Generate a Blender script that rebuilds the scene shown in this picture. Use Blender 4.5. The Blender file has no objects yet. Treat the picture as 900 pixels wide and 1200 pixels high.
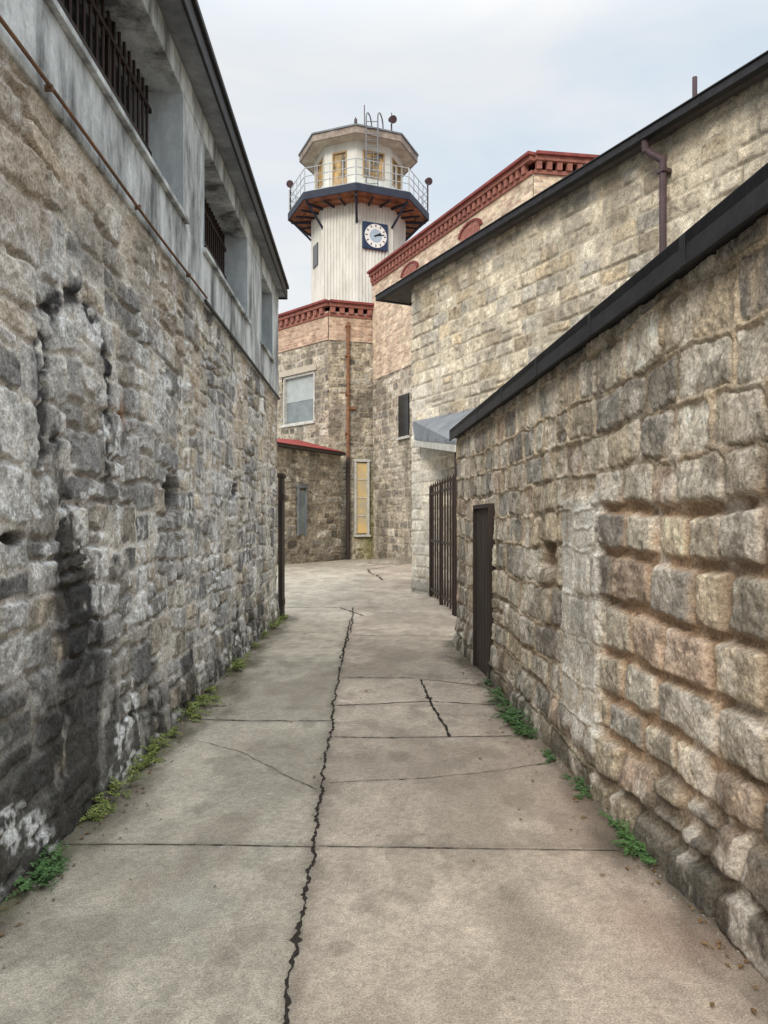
import bpy, math, random
import numpy as np
from mathutils import Vector

random.seed(3)
scene = bpy.context.scene
COL = scene.collection

def lin(r, g, b, k=1.0):
    f = lambda c: (c/12.92 if c <= .04045 else ((c+.055)/1.055)**2.4)
    return tuple(min(.9, f(c/255.0)*k) for c in (r, g, b))

# ------------------------------------------------------------------ noise
_tab = np.random.RandomState(11).rand(512, 512)
def vnoise(x, y, seed=0):
    x = x + seed*17.31; y = y + seed*9.77
    xi = np.floor(x).astype(int); yi = np.floor(y).astype(int)
    fx = x-xi; fy = y-yi
    fx = fx*fx*(3-2*fx); fy = fy*fy*(3-2*fy)
    a = _tab[yi % 512, xi % 512]; b = _tab[yi % 512, (xi+1) % 512]
    c = _tab[(yi+1) % 512, xi % 512]; d = _tab[(yi+1) % 512, (xi+1) % 512]
    return (a*(1-fx)+b*fx)*(1-fy)+(c*(1-fx)+d*fx)*fy
def fbm(x, y, seed=0, o=4):
    t = 0; a = .5; n = 0
    for i in range(o):
        t = t+a*vnoise(x*2**i, y*2**i, seed+i*3); n += a; a *= .5
    return t/n
def sst(a, b, x):
    t = np.clip((x-a)/(b-a), 0, 1)
    return t*t*(3-2*t)

# ------------------------------------------------------------------ materials
def new_mat(name):
    m = bpy.data.materials.new(name); m.use_nodes = True
    nt = m.node_tree
    return m, nt, nt.nodes, nt.links, nt.nodes['Principled BSDF']

def mat(name, c1, c2=None, scale=4.0, rough=.8, bump=.0, bscale=None, metal=0.0, streak=1.0, spec=.3, lo=.32, hi=.68):
    m, nt, N, L, P = new_mat(name)
    c2 = c2 or tuple(v*.75 for v in c1)
    tc = N.new('ShaderNodeTexCoord'); mp = N.new('ShaderNodeMapping')
    mp.inputs['Scale'].default_value = (1, 1, streak)
    L.new(tc.outputs['Object'], mp.inputs[0])
    n = N.new('ShaderNodeTexNoise'); n.inputs['Scale'].default_value = scale; n.inputs['Detail'].default_value = 6
    n.inputs['Roughness'].default_value = .7
    L.new(mp.outputs[0], n.inputs['Vector'])
    r = N.new('ShaderNodeValToRGB'); r.color_ramp.elements[0].position = lo; r.color_ramp.elements[1].position = hi
    r.color_ramp.elements[0].color = (*c2, 1); r.color_ramp.elements[1].color = (*c1, 1)
    L.new(n.outputs['Fac'], r.inputs[0]); L.new(r.outputs[0], P.inputs['Base Color'])
    P.inputs['Roughness'].default_value = rough; P.inputs['Metallic'].default_value = metal
    P.inputs['Specular IOR Level'].default_value = spec
    if bump:
        n2 = N.new('ShaderNodeTexNoise'); n2.inputs['Scale'].default_value = bscale or scale*5; n2.inputs['Detail'].default_value = 4
        L.new(tc.outputs['Object'], n2.inputs['Vector'])
        b = N.new('ShaderNodeBump'); b.inputs['Strength'].default_value = 1; b.inputs['Distance'].default_value = bump
        L.new(n2.outputs['Fac'], b.inputs['Height']); L.new(b.outputs[0], P.inputs['Normal'])
    return m

def attr_mat(name, fine=45., lo=.5, hi=1.5, bump=.012, rough=.92, bscale=32., det=4):
    """vertex colour x fine procedural grain"""
    m, nt, N, L, P = new_mat(name)
    at = N.new('ShaderNodeAttribute'); at.attribute_name = 'Col'
    tc = N.new('ShaderNodeTexCoord')
    n = N.new('ShaderNodeTexNoise'); n.inputs['Scale'].default_value = fine; n.inputs['Detail'].default_value = det; n.inputs['Roughness'].default_value = .75
    L.new(tc.outputs['Object'], n.inputs['Vector'])
    mr = N.new('ShaderNodeMapRange'); mr.inputs[1].default_value = .32; mr.inputs[2].default_value = .68
    mr.inputs[3].default_value = lo; mr.inputs[4].default_value = hi
    L.new(n.outputs['Fac'], mr.inputs[0])
    vm = N.new('ShaderNodeVectorMath'); vm.operation = 'SCALE'
    L.new(at.outputs['Color'], vm.inputs[0]); L.new(mr.outputs[0], vm.inputs['Scale'])
    L.new(vm.outputs[0], P.inputs['Base Color'])
    P.inputs['Roughness'].default_value = rough; P.inputs['Specular IOR Level'].default_value = .15
    n2 = N.new('ShaderNodeTexNoise'); n2.inputs['Scale'].default_value = bscale; n2.inputs['Detail'].default_value = 5; n2.inputs['Roughness'].default_value = .75
    L.new(tc.outputs['Object'], n2.inputs['Vector'])
    b = N.new('ShaderNodeBump'); b.inputs['Strength'].default_value = 1; b.inputs['Distance'].default_value = bump
    L.new(n2.outputs['Fac'], b.inputs['Height']); L.new(b.outputs[0], P.inputs['Normal'])
    return m

def brick_mat(name, c1, c2, mortar):
    m, nt, N, L, P = new_mat(name)
    uv = N.new('ShaderNodeUVMap'); uv.uv_map = 'UVMap'
    bt = N.new('ShaderNodeTexBrick')
    bt.inputs['Scale'].default_value = 1; bt.inputs['Brick Width'].default_value = .32; bt.inputs['Row Height'].default_value = .115
    bt.inputs['Mortar Size'].default_value = .013; bt.inputs['Bias'].default_value = -.15
    bt.inputs['Color1'].default_value = (*c1, 1); bt.inputs['Color2'].default_value = (*c2, 1); bt.inputs['Mortar'].default_value = (*mortar, 1)
    L.new(uv.outputs[0], bt.inputs['Vector'])
    n = N.new('ShaderNodeTexNoise'); n.inputs['Scale'].default_value = 1.8; n.inputs['Detail'].default_value = 9; n.inputs['Roughness'].default_value = .8
    L.new(uv.outputs[0], n.inputs['Vector'])
    mr = N.new('ShaderNodeMapRange'); mr.inputs[1].default_value = .32; mr.inputs[2].default_value = .68; mr.inputs[3].default_value = .45; mr.inputs[4].default_value = 1.45
    L.new(n.outputs['Fac'], mr.inputs[0])
    vm = N.new('ShaderNodeVectorMath'); vm.operation = 'SCALE'
    L.new(bt.outputs['Color'], vm.inputs[0]); L.new(mr.outputs[0], vm.inputs['Scale'])
    L.new(vm.outputs[0], P.inputs['Base Color'])
    b = N.new('ShaderNodeBump'); b.inputs['Distance'].default_value = .015; b.invert = True
    L.new(bt.outputs['Fac'], b.inputs['Height']); L.new(b.outputs[0], P.inputs['Normal'])
    P.inputs['Roughness'].default_value = .9
    return m

M_stone = attr_mat('weathered_stone', fine=60, lo=.48, hi=1.52, bump=.013, bscale=34)
M_stone_far = attr_mat('distant_stone', fine=16, bump=.012, bscale=12)
M_path = attr_mat('concrete_slabs', fine=120, lo=.56, hi=1.44, bump=.003, bscale=120, rough=.88, det=3)
M_stucco = mat('weathered_stucco', lin(204, 210, 212), lin(96, 98, 100), 2.4, .9, .008, 25, streak=.3, lo=.38, hi=.58)
M_stucco_lt = mat('pale_stucco', lin(206, 214, 218), lin(150, 158, 162), 3.5, .9, .005, 25, streak=.4)
M_black = mat('black_flashing', lin(46, 46, 50), lin(24, 24, 27), 6, .6, .003, 14)
M_iron = mat('dark_iron', lin(42, 38, 38), lin(62, 44, 36), 12, .6, .001, 60)
M_glass = mat('dark_glass', lin(34, 38, 42), lin(22, 24, 28), 3, .15, spec=.6)
M_glass_lt = mat('dusty_glass', lin(134, 144, 146), lin(98, 106, 108), 1.5, .2, spec=.5)
M_rust = mat('rusty_pipe', lin(154, 108, 78), lin(92, 68, 54), 8, .8, .002, 60)
M_cond = mat('conduit_rust', lin(138, 100, 74), lin(84, 70, 62), 9, .8)
M_pipe = mat('brown_pipe', lin(92, 74, 78), lin(66, 54, 58), 6, .6)
M_wood = mat('old_door_wood', lin(78, 68, 62), lin(50, 44, 42), 8, .8, .003, 30, streak=.15)
M_white = mat('tower_cream_paint', lin(226, 228, 222), lin(190, 192, 184), 1.6, .6, streak=.25)
M_whitef = mat('white_frame_paint', lin(208, 208, 202), lin(160, 160, 152), 5, .6)
M_navy = mat('navy_paint', lin(48, 56, 74), lin(36, 40, 54), 3, .6)
M_under = mat('deck_soffit', lin(176, 130, 96), lin(96, 76, 66), 2, .8)
M_roofbr = mat('tower_roof_edge', lin(166, 156, 146), lin(116, 104, 96), 3, .7)
M_red = mat('red_roof_paint', lin(144, 74, 70), lin(106, 54, 52), 3, .7)
M_redbrick = mat('red_brick_trim', lin(172, 116, 104), lin(120, 80, 72), 5, .9, .006, 20)
M_zinc = mat('zinc_sheet', lin(128, 134, 140), lin(94, 98, 104), 2, .55)
M_crack = mat('crack_soil', lin(58, 52, 46), lin(34, 30, 28), 40, 1, .004, 90)
M_joint = mat('joint_dirt', lin(92, 84, 74), lin(56, 52, 46), 6, 1)
M_brick = brick_mat('brown_brick', lin(222, 202, 176), lin(172, 140, 118), lin(206, 198, 184))
M_brick2 = brick_mat('salmon_brick', lin(208, 180, 156), lin(156, 116, 98), lin(196, 184, 168))
M_gold = mat('gold_reflection_glass', lin(224, 190, 124), lin(166, 162, 146), .9, .25, spec=.6)  # low sun's golden reflection painted into the pane colour
M_steel = mat('galvanised_rail', lin(186, 192, 196), lin(150, 156, 160), 4, .5)
M_dial = mat('clock_dial_white', lin(232, 234, 232), lin(220, 222, 220), 2, .5)
M_tick = mat('clock_black', lin(20, 22, 28), None, 2, .5)

# ------------------------------------------------------------------ mesh helpers
def empty(name):
    e = bpy.data.objects.new(name, None); COL.objects.link(e); return e
def mesh_obj(name, V, F, m, parent=None, smooth=False):
    me = bpy.data.meshes.new(name); me.from_pydata([tuple(v) for v in V], [], F); me.update()
    o = bpy.data.objects.new(name, me); COL.objects.link(o)
    if m: me.materials.append(m)
    if parent: o.parent = parent
    if smooth:
        for p in me.polygons: p.use_smooth = True
    return o
BF = [(0, 1, 2, 3), (7, 6, 5, 4), (0, 4, 5, 1), (1, 5, 6, 2), (2, 6, 7, 3), (3, 7, 4, 0)]
class Frame:
    """wall frame: s along, d outward, z up"""
    def __init__(s, p0, p1, side):
        s.p0 = np.array(p0, float); v = np.array(p1, float)-s.p0; s.L = float(np.hypot(*v)); s.t = v/s.L
        s.n = np.array([s.t[1], -s.t[0]])*side
    def pt(s, a, d, z):
        p = s.p0+s.t*a+s.n*d; return (p[0], p[1], z)
class Multi:
    def __init__(s): s.V = []; s.F = []
    def add(s, V, F):
        k = len(s.V); s.V += [tuple(v) for v in V]; s.F += [tuple(i+k for i in f) for f in F]
    def fbox(s, fr, s0, s1, d0, d1, z0, z1):
        V = [fr.pt(s0, d0, z0), fr.pt(s1, d0, z0), fr.pt(s1, d1, z0), fr.pt(s0, d1, z0),
             fr.pt(s0, d0, z1), fr.pt(s1, d0, z1), fr.pt(s1, d1, z1), fr.pt(s0, d1, z1)]
        s.add(V, BF)
    def rod(s, a, b, r, n=8):
        a = Vector(a); b = Vector(b); d = (b-a).normalized()
        u = d.orthogonal().normalized(); w = d.cross(u); V = []
        for p in (a, b):
            for i in range(n):
                t = 2*math.pi*i/n; V.append(p+u*(r*math.cos(t))+w*(r*math.sin(t)))
        F = [(i, (i+1) % n, n+(i+1) % n, n+i) for i in range(n)]+[tuple(range(n-1, -1, -1)), tuple(range(n, 2*n))]
        s.add(V, F)
    def prism(s, pts, z0, z1):
        n = len(pts); V = [(x, y, z0) for x, y in pts]+[(x, y, z1) for x, y in pts]
        s.add(V, [(i, (i+1) % n, n+(i+1) % n, n+i) for i in range(n)]+[tuple(range(n-1, -1, -1)), tuple(range(n, 2*n))])
    def obj(s, name, m, parent=None, bevel=0, smooth=False):
        o = mesh_obj(name, s.V, s.F, m, parent, smooth)
        if bevel:
            b = o.modifiers.new('bev', 'BEVEL'); b.width = bevel; b.segments = 2; b.limit_method = 'ANGLE'
        return o

# ------------------------------------------------------------------ masonry
def gen_courses(L, H, rh, rw, split, rng, stag=0):
    R = []; z = -.5
    while z < H+.5:
        h = rng.uniform(*rh); s = -.6-rng.rand()*.4
        while s < L+.6:
            w = rng.uniform(*rw)
            if rng.rand() < split:
                q = rng.uniform(.35, .65)
                if w > h*1.5 and rng.rand() < .5:
                    R += [(s, s+w*q, z, z+h), (s+w*q, s+w, z, z+h*.5), (s+w*q, s+w, z+h*.5, z+h)]
                else:
                    R += [(s, s+w, z, z+h*q), (s, s+w, z+h*q, z+h)]
            else: R.append((s, s+w, z, z+h))
            s += w
        z += h
    return R
def gen_rubble(L, H, ch, cw, mh, mw, rng):
    R = []
    def kd(a, b, c, d):
        w = b-a; h = d-c
        if w > mw*rng.uniform(.6, 1.4) and w > h*.9: 
            q = a+w*rng.uniform(.3, .7); kd(a, q, c, d); kd(q, b, c, d)
        elif h > mh*rng.uniform(.6, 1.4):
            q = c+h*rng.uniform(.3, .7); kd(a, b, c, q); kd(a, b, q, d)
        else: R.append((a, b, c, d))
    z = -.5
    while z < H+.5:
        h = rng.uniform(*ch); s = -.6-rng.rand()*.4
        while s < L+.6:
            w = rng.uniform(*cw); kd(s, s+w, z, z+h); s += w
        z += h
    return R

def masonry(name, fr, z0, z1, res, R, palette, mortar, seed, warp=.03, jag=.008, joint=.012, bev=.03,
            depth=.02, offv=.02, rough=.012, smear=.45, ribbon=0., pfun=None, extra=None, holes=None,
            material=None, parent=None, cvar=.18, s0=0, s1=None, corner=.05, tilt=.08, opn=.0, desat=.2, con=1.0):
    rng = np.random.RandomState(seed)
    s1 = fr.L if s1 is None else s1
    ns = int((s1-s0)/res)+1; nz = int((z1-z0)/res)+1
    S, Z = np.meshgrid(np.linspace(s0, s1, ns), np.linspace(z0, z1, nz))
    ws = S+(fbm(S*1.3, Z*1.3, seed, 2)-.5)*2*warp+(fbm(S*5, Z*5, seed+1, 2)-.5)*warp*1.2+(fbm(S*18, Z*18, seed+3, 3)-.5)*2*jag
    wz = Z+(fbm(S*1.1, Z*1.1, seed+7, 2)-.5)*2*warp*1.4+(fbm(S*5, Z*5, seed+8, 2)-.5)*warp*1.2+(fbm(S*18, Z*18, seed+9, 3)-.5)*2*jag
    q = .01; W = int((fr.L+2.4)/q); Hh = int((z1+1.2)/q)
    lut = np.zeros((Hh, W), int)
    A = np.array(R)
    for i, (a, b, c, d) in enumerate(R):
        lut[max(0, int(round((c+.5)/q))):max(0, int(round((d+.5)/q))), max(0, int(round((a+1.1)/q))):max(0, int(round((b+1.1)/q)))] = i
    I = lut[np.clip(((wz+.5)/q).astype(int), 0, Hh-1), np.clip(((ws+1.1)/q).astype(int), 0, W-1)]
    a, b, c, d = A[I, 0], A[I, 1], A[I, 2], A[I, 3]
    dx = np.clip(np.minimum(ws-a, b-ws), 0, 9); dz = np.clip(np.minimum(wz-c, d-wz), 0, 9)
    n = len(R); cr = (rng.uniform(.4, 1.5, n)*corner)[I]
    qx = np.clip(cr-dx, 0, 9); qz = np.clip(cr-dz, 0, 9)
    D = np.where((qx > 0) & (qz > 0), cr-np.hypot(qx, qz), np.minimum(dx, dz))
    D = np.clip(D, 0, 9)
    Pf = pfun(S, Z) if pfun else np.zeros_like(S)
    jw = joint*(.5+1.0*fbm(S*3, Z*3, seed+20, 3))*(1+.5*Pf)
    prof = sst(0, 1, (D-jw)/(bev*(1+.8*Pf)))
    off = (rng.uniform(-1, 1, n)*offv)[I]
    tx = rng.uniform(-tilt, tilt, n)[I]*(ws-(a+b)/2); tz = rng.uniform(-tilt, tilt, n)[I]*(wz-(c+d)/2)
    f1 = fbm(S*8+I*3.1, Z*8+I*1.7, seed+31, 4)
    ro = (f1-.5)*2*rough - np.abs(fbm(S*11+I, Z*11, seed+32, 4)-.5)*rough*2.2 + (fbm(S*38, Z*38, seed+33, 2)-.5)*rough*.7
    stone_h = off+tx+tz+ro+Pf*(.022*(1-np.exp(-D/.025))+off*.8)
    opm = sst(.5, .6, fbm(S*2.1, Z*2.1, seed+60, 4))*opn
    mort_h = -depth*(1+1.9*Pf)-opm*.03+ribbon*(1-Pf)*(1-opm)*np.exp(-(D/(joint*.9))**2)+(fbm(S*20, Z*20, seed+40, 3)-.5)*.012
    smf = sst(.5, .64, fbm(S*1.6, Z*1.6, seed+52, 5)*.55+fbm(S*9, Z*9, seed+53, 4)*.45)*(1-Pf)*(1-opm)
    prof = prof*(1-.5*smf*np.exp(-D/.05))
    h = stone_h*prof+mort_h*(1-prof)
    pal = np.array(palette)*con; lum = pal.mean(1, keepdims=True); pal = pal*(1-desat)+lum*desat
    base = pal[rng.randint(0, len(pal), n)]*(1+rng.uniform(-cvar, cvar, (n, 1)))
    col = base[I]
    tone = .45+1.1*fbm(S*9+I*.7, Z*9, seed+50, 5)
    tone = tone*(.7+.6*fbm(S*40, Z*40, seed+54, 2))
    col = col*tone[..., None]
    pit = sst(.58, .68, fbm(S*16, Z*16, seed+56, 4)); col = col*(1-.35*pit[..., None])
    mo = np.array(mortar)[None, None]*(.6+.8*fbm(S*7, Z*7, seed+51, 4))[..., None]
    mo = mo*(1-.6*opm[..., None])
    k = np.clip(1-prof*(1-smf*smear*(.4+.6*fbm(S*20, Z*20, seed+57, 3)*1.6)), 0, 1)[..., None]
    col = col*(1-k)+mo*k
    if extra: h, col = extra(S, Z, h, col, D, prof, I)
    col = np.clip(col, .01, .85)
    X = fr.p0[0]+fr.t[0]*S+fr.n[0]*h; Y = fr.p0[1]+fr.t[1]*S+fr.n[1]*h
    V = np.stack([X, Y, Z], -1).reshape(-1, 3)
    idx = np.arange(ns*nz).reshape(nz, ns)
    Q = np.stack([idx[:-1, :-1], idx[:-1, 1:], idx[1:, 1:], idx[1:, :-1]], -1).reshape(-1, 4)
    if holes:
        cs = .5*(S[:-1, :-1]+S[1:, 1:]).ravel(); cz = .5*(Z[:-1, :-1]+Z[1:, 1:]).ravel(); keep = np.ones(len(Q), bool)
        for (ha, hb, hc, hd) in holes: keep &= ~((cs > ha) & (cs < hb) & (cz > hc) & (cz < hd))
        Q = Q[keep]
    return grid_mesh(name, V, Q, col.reshape(-1, 3), material or M_stone, parent)

def grid_mesh(name, V, Q, col, m, parent):
    me = bpy.data.meshes.new(name)
    me.vertices.add(len(V)); me.vertices.foreach_set('co', V.astype(np.float32).ravel())
    me.loops.add(Q.size); me.loops.foreach_set('vertex_index', Q.astype(np.int32).ravel())
    me.polygons.add(len(Q)); me.polygons.foreach_set('loop_start', np.arange(0, Q.size, 4, dtype=np.int32))
    me.polygons.foreach_set('loop_total', np.full(len(Q), 4, np.int32))
    me.update(calc_edges=True)
    ca = me.color_attributes.new('Col', 'FLOAT_COLOR', 'POINT')
    ca.data.foreach_set('color', np.concatenate([col, np.ones((len(col), 1))], 1).astype(np.float32).ravel())
    me.polygons.foreach_set('use_smooth', np.ones(len(Q), bool))
    me.materials.append(m)
    o = bpy.data.objects.new(name, me); COL.objects.link(o)
    if parent: o.parent = parent
    return o

def uvwall(name, fr, s0, s1, z0, z1, d, m, parent, ztop1=None):
    V = [fr.pt(s0, d, z0), fr.pt(s1, d, z0), fr.pt(s1, d, z1 if ztop1 is None else ztop1), fr.pt(s0, d, z1)]
    o = mesh_obj(name, V, [(0, 1, 2, 3)], m, parent)
    uv = o.data.uv_layers.new(name='UVMap')
    for l, c in zip(uv.data, [(s0, z0), (s1, z0), (s1, z1), (s0, z1)]): l.uv = c
    return o

def mix(col, c, k):
    return col*(1-k[..., None])+np.array(c)[None, None]*k[..., None]
def g(x, c, w): return np.exp(-((x-c)/w)**2)

# ================================================================== GROUND
o = mesh_obj('ground', [(-600, -600, -.03), (600, -600, -.03), (600, 600, -.03), (-600, 600, -.03)], [(0, 1, 2, 3)],
             mat('ground_gravel', lin(128, 120, 108), lin(96, 88, 78), 3, .95, .01, 20))

def G(u, v):
    y = 1440.0/(v-613.0); return ((u-450)/900*y, y)
main = [G(u, v) for u, v in [(318, 1330), (335, 1200), (350, 1100), (362, 1020), (371, 960), (378, 905), (386, 860), (393, 815), (402, 770), (410, 727)]]
mainy = np.array([p[1] for p in main]); mainx = np.array([p[0] for p in main])

def path_patch(name, x0, x1, y0, y1, nx, ny):
    Xg, Yg = np.meshgrid(np.linspace(x0, x1, nx), np.linspace(y0, y1, ny))
    cx = np.interp(Yg, mainy, mainx)
    left = sst(.02, -.02, Xg-cx)
    base = np.array(lin(168, 161, 147))[None, None]*left[..., None]+np.array(lin(170, 159, 145))[None, None]*(1-left[..., None])
    lj = np.array([-2, 3.82, 6.2, 8.8, 14.5, 20, 40]); rj = np.array([-2, 3.8, 5.74, 6.75, 7.9, 10.9, 14, 40])
    ta = np.array([1.0, 1.03, .92, 1.04, .98, 1.02, 1]); tb = np.array([1.0, .95, 1.0, 1.09, .94, 1.03, .98, 1.])
    kk = np.where(left > .5, ta[np.clip(np.searchsorted(lj, Yg)-1, 0, 6)], tb[np.clip(np.searchsorted(rj, Yg)-1, 0, 7)])
    base = base*kk[..., None]
    t = fbm(Xg*1.1, Yg*.6, 70, 5); base = base*(.74+.52*t)[..., None]
    t = fbm(Xg*7, Yg*5, 75, 5); base = base*(.78+.44*t)[..., None]
    t = fbm(Xg*60, Yg*60, 78, 2); base = base*(.72+.56*t)[..., None]
    base = mix(base, lin(124, 114, 102), sst(.5, .72, fbm(Xg*1.9, Yg*1.0, 71, 5))*.45)
    base = mix(base, lin(108, 100, 90), sst(.60, .70, fbm(Xg*4.5, Yg*3.5, 76, 5))*.3)
    base = mix(base, lin(150, 122, 108), np.clip(sst(.5, 1.4, Xg)*sst(10, 2, Yg)*.6*fbm(Xg*2, Yg*2, 74, 3)*1.5, 0, .65))
    base = mix(base, lin(190, 187, 178), g(Xg, -.82, .14)*g(Yg, 3.15, .18)*.45*fbm(Xg*9, Yg*9, 79, 3)*1.6)
    rr = np.random.RandomState(8)
    for i in range(60):
        px, py, s_ = rr.uniform(-1.5, 1.2), rr.uniform(2.2, 8), rr.uniform(.006, .018)
        base = mix(base, lin(206, 202, 194) if rr.rand() < .6 else lin(80, 74, 70), np.exp(-((Xg-px)**2+(Yg-py)**2)/s_**2)*.5)
    base = mix(base, lin(104, 96, 86), g(Xg-cx, 0, .05)*(Yg < 13)*.5*fbm(Xg*8, Yg*8, 77, 3)*1.6)
    for yj, side in ((3.82, 1), (3.8, 0), (6.2, 1), (5.74, 0), (6.75, 0), (7.9, 0)):
        base = mix(base, lin(112, 104, 94), g(Yg, yj, .035)*(left if side else 1-left)*.4*fbm(Xg*7, Yg*7, 177, 3)*1.5)
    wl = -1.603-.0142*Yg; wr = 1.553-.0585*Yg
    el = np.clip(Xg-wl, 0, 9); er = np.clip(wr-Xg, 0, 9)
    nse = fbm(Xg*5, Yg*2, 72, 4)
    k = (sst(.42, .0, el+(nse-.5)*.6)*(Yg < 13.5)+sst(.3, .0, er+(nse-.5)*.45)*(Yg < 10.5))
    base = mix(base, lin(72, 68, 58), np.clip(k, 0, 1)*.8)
    k = g(el, .05, .13)*sst(.45, .6, fbm(Xg*6, Yg*3, 73, 3))*(Yg < 13)
    base = mix(base, lin(84, 86, 56), k*.6)
    idx = np.arange(nx*ny).reshape(ny, nx)
    Q = np.stack([idx[:-1, :-1], idx[:-1, 1:], idx[1:, 1:], idx[1:, :-1]], -1).reshape(-1, 4)
    return grid_mesh(name, np.stack([Xg, Yg, np.zeros_like(Xg)], -1).reshape(-1, 3), Q, base.reshape(-1, 3), M_path, None)
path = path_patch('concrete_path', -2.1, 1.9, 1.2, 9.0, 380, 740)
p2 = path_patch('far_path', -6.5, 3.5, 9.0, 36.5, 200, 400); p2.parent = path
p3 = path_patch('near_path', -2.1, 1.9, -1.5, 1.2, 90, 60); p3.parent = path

cr = Multi(); jt = Multi()
def crack(pts, w, seed, jitter=.02, step=.03, vary=.6, dst=None):
    dst = dst or cr
    rng = random.Random(seed)
    P = []
    for (a, b) in zip(pts[:-1], pts[1:]):
        n = max(1, int(math.hypot(b[0]-a[0], b[1]-a[1])/step))
        for i in range(n): P.append((a[0]+(b[0]-a[0])*i/n, a[1]+(b[1]-a[1])*i/n))
    P.append(pts[-1])
    jx = jy = 0; V = []
    for i, p in enumerate(P):
        jx = jx*.85+rng.uniform(-1, 1)*jitter*.4; jy = jy*.85+rng.uniform(-1, 1)*jitter*.4
        a = P[max(0, i-1)]; b = P[min(len(P)-1, i+1)]
        tx, ty = b[0]-a[0], b[1]-a[1]; l = math.hypot(tx, ty) or 1; nx_, ny_ = -ty/l, tx/l
        ww = w*(1+rng.uniform(-vary, vary))*.5
        if rng.random() < .05: ww *= 2.2
        x, y = p[0]+jx, p[1]+jy
        V += [(x+nx_*ww, y+ny_*ww, .004), (x-nx_*ww, y-ny_*ww, .004)]
    dst.add(V, [(2*i, 2*i+1, 2*i+3, 2*i+2) for i in range(len(P)-1)])
crack(main, .014, 1, .018, .018, .85)
def gp(l): return [G(*p) for p in l]
crack(gp([(60, 990), (230, 990), (372, 993)]), .007, 2, .004, dst=jt)
crack(gp([(374, 992), (560, 995), (730, 997)]), .006, 3, .004, dst=jt)
crack(gp([(225, 843), (300, 845), (390, 845)]), .010, 4, .008)
crack(gp([(392, 864), (450, 865), (600, 863)]), .009, 5, .006)
crack(gp([(384, 918), (500, 912), (590, 903), (650, 893)]), .005, 6, .012, dst=jt)
crack(gp([(232, 868), (280, 880), (330, 905), (372, 925)]), .005, 7, .018, dst=jt)
crack(gp([(494, 797), (508, 830), (527, 864)]), .020, 8, .012)
crack(gp([(395, 827), (500, 822), (580, 826)]), .014, 9, .012)
crack(gp([(399, 794), (480, 794), (580, 806)]), .012, 10, .02, dst=jt)
crack(gp([(300, 776), (400, 777)]), .010, 11, .01, dst=jt)
crack(gp([(412, 745), (480, 745), (535, 746)]), .016, 12, .02)
crack(gp([(330, 712), (400, 712), (425, 722)]), .03, 13, .04)
crack(gp([(400, 772), (412, 735), (414, 712)]), .018, 14, .03)
crack(gp([(330, 690), (420, 688), (478, 690)]), .025, 15, .03, dst=jt)
crack(gp([(450, 680), (430, 668), (470, 662)]), .05, 16, .08)
cr.obj('crack_soil', M_crack, path); jt.obj('joint_dirt', M_joint, path)

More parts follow.
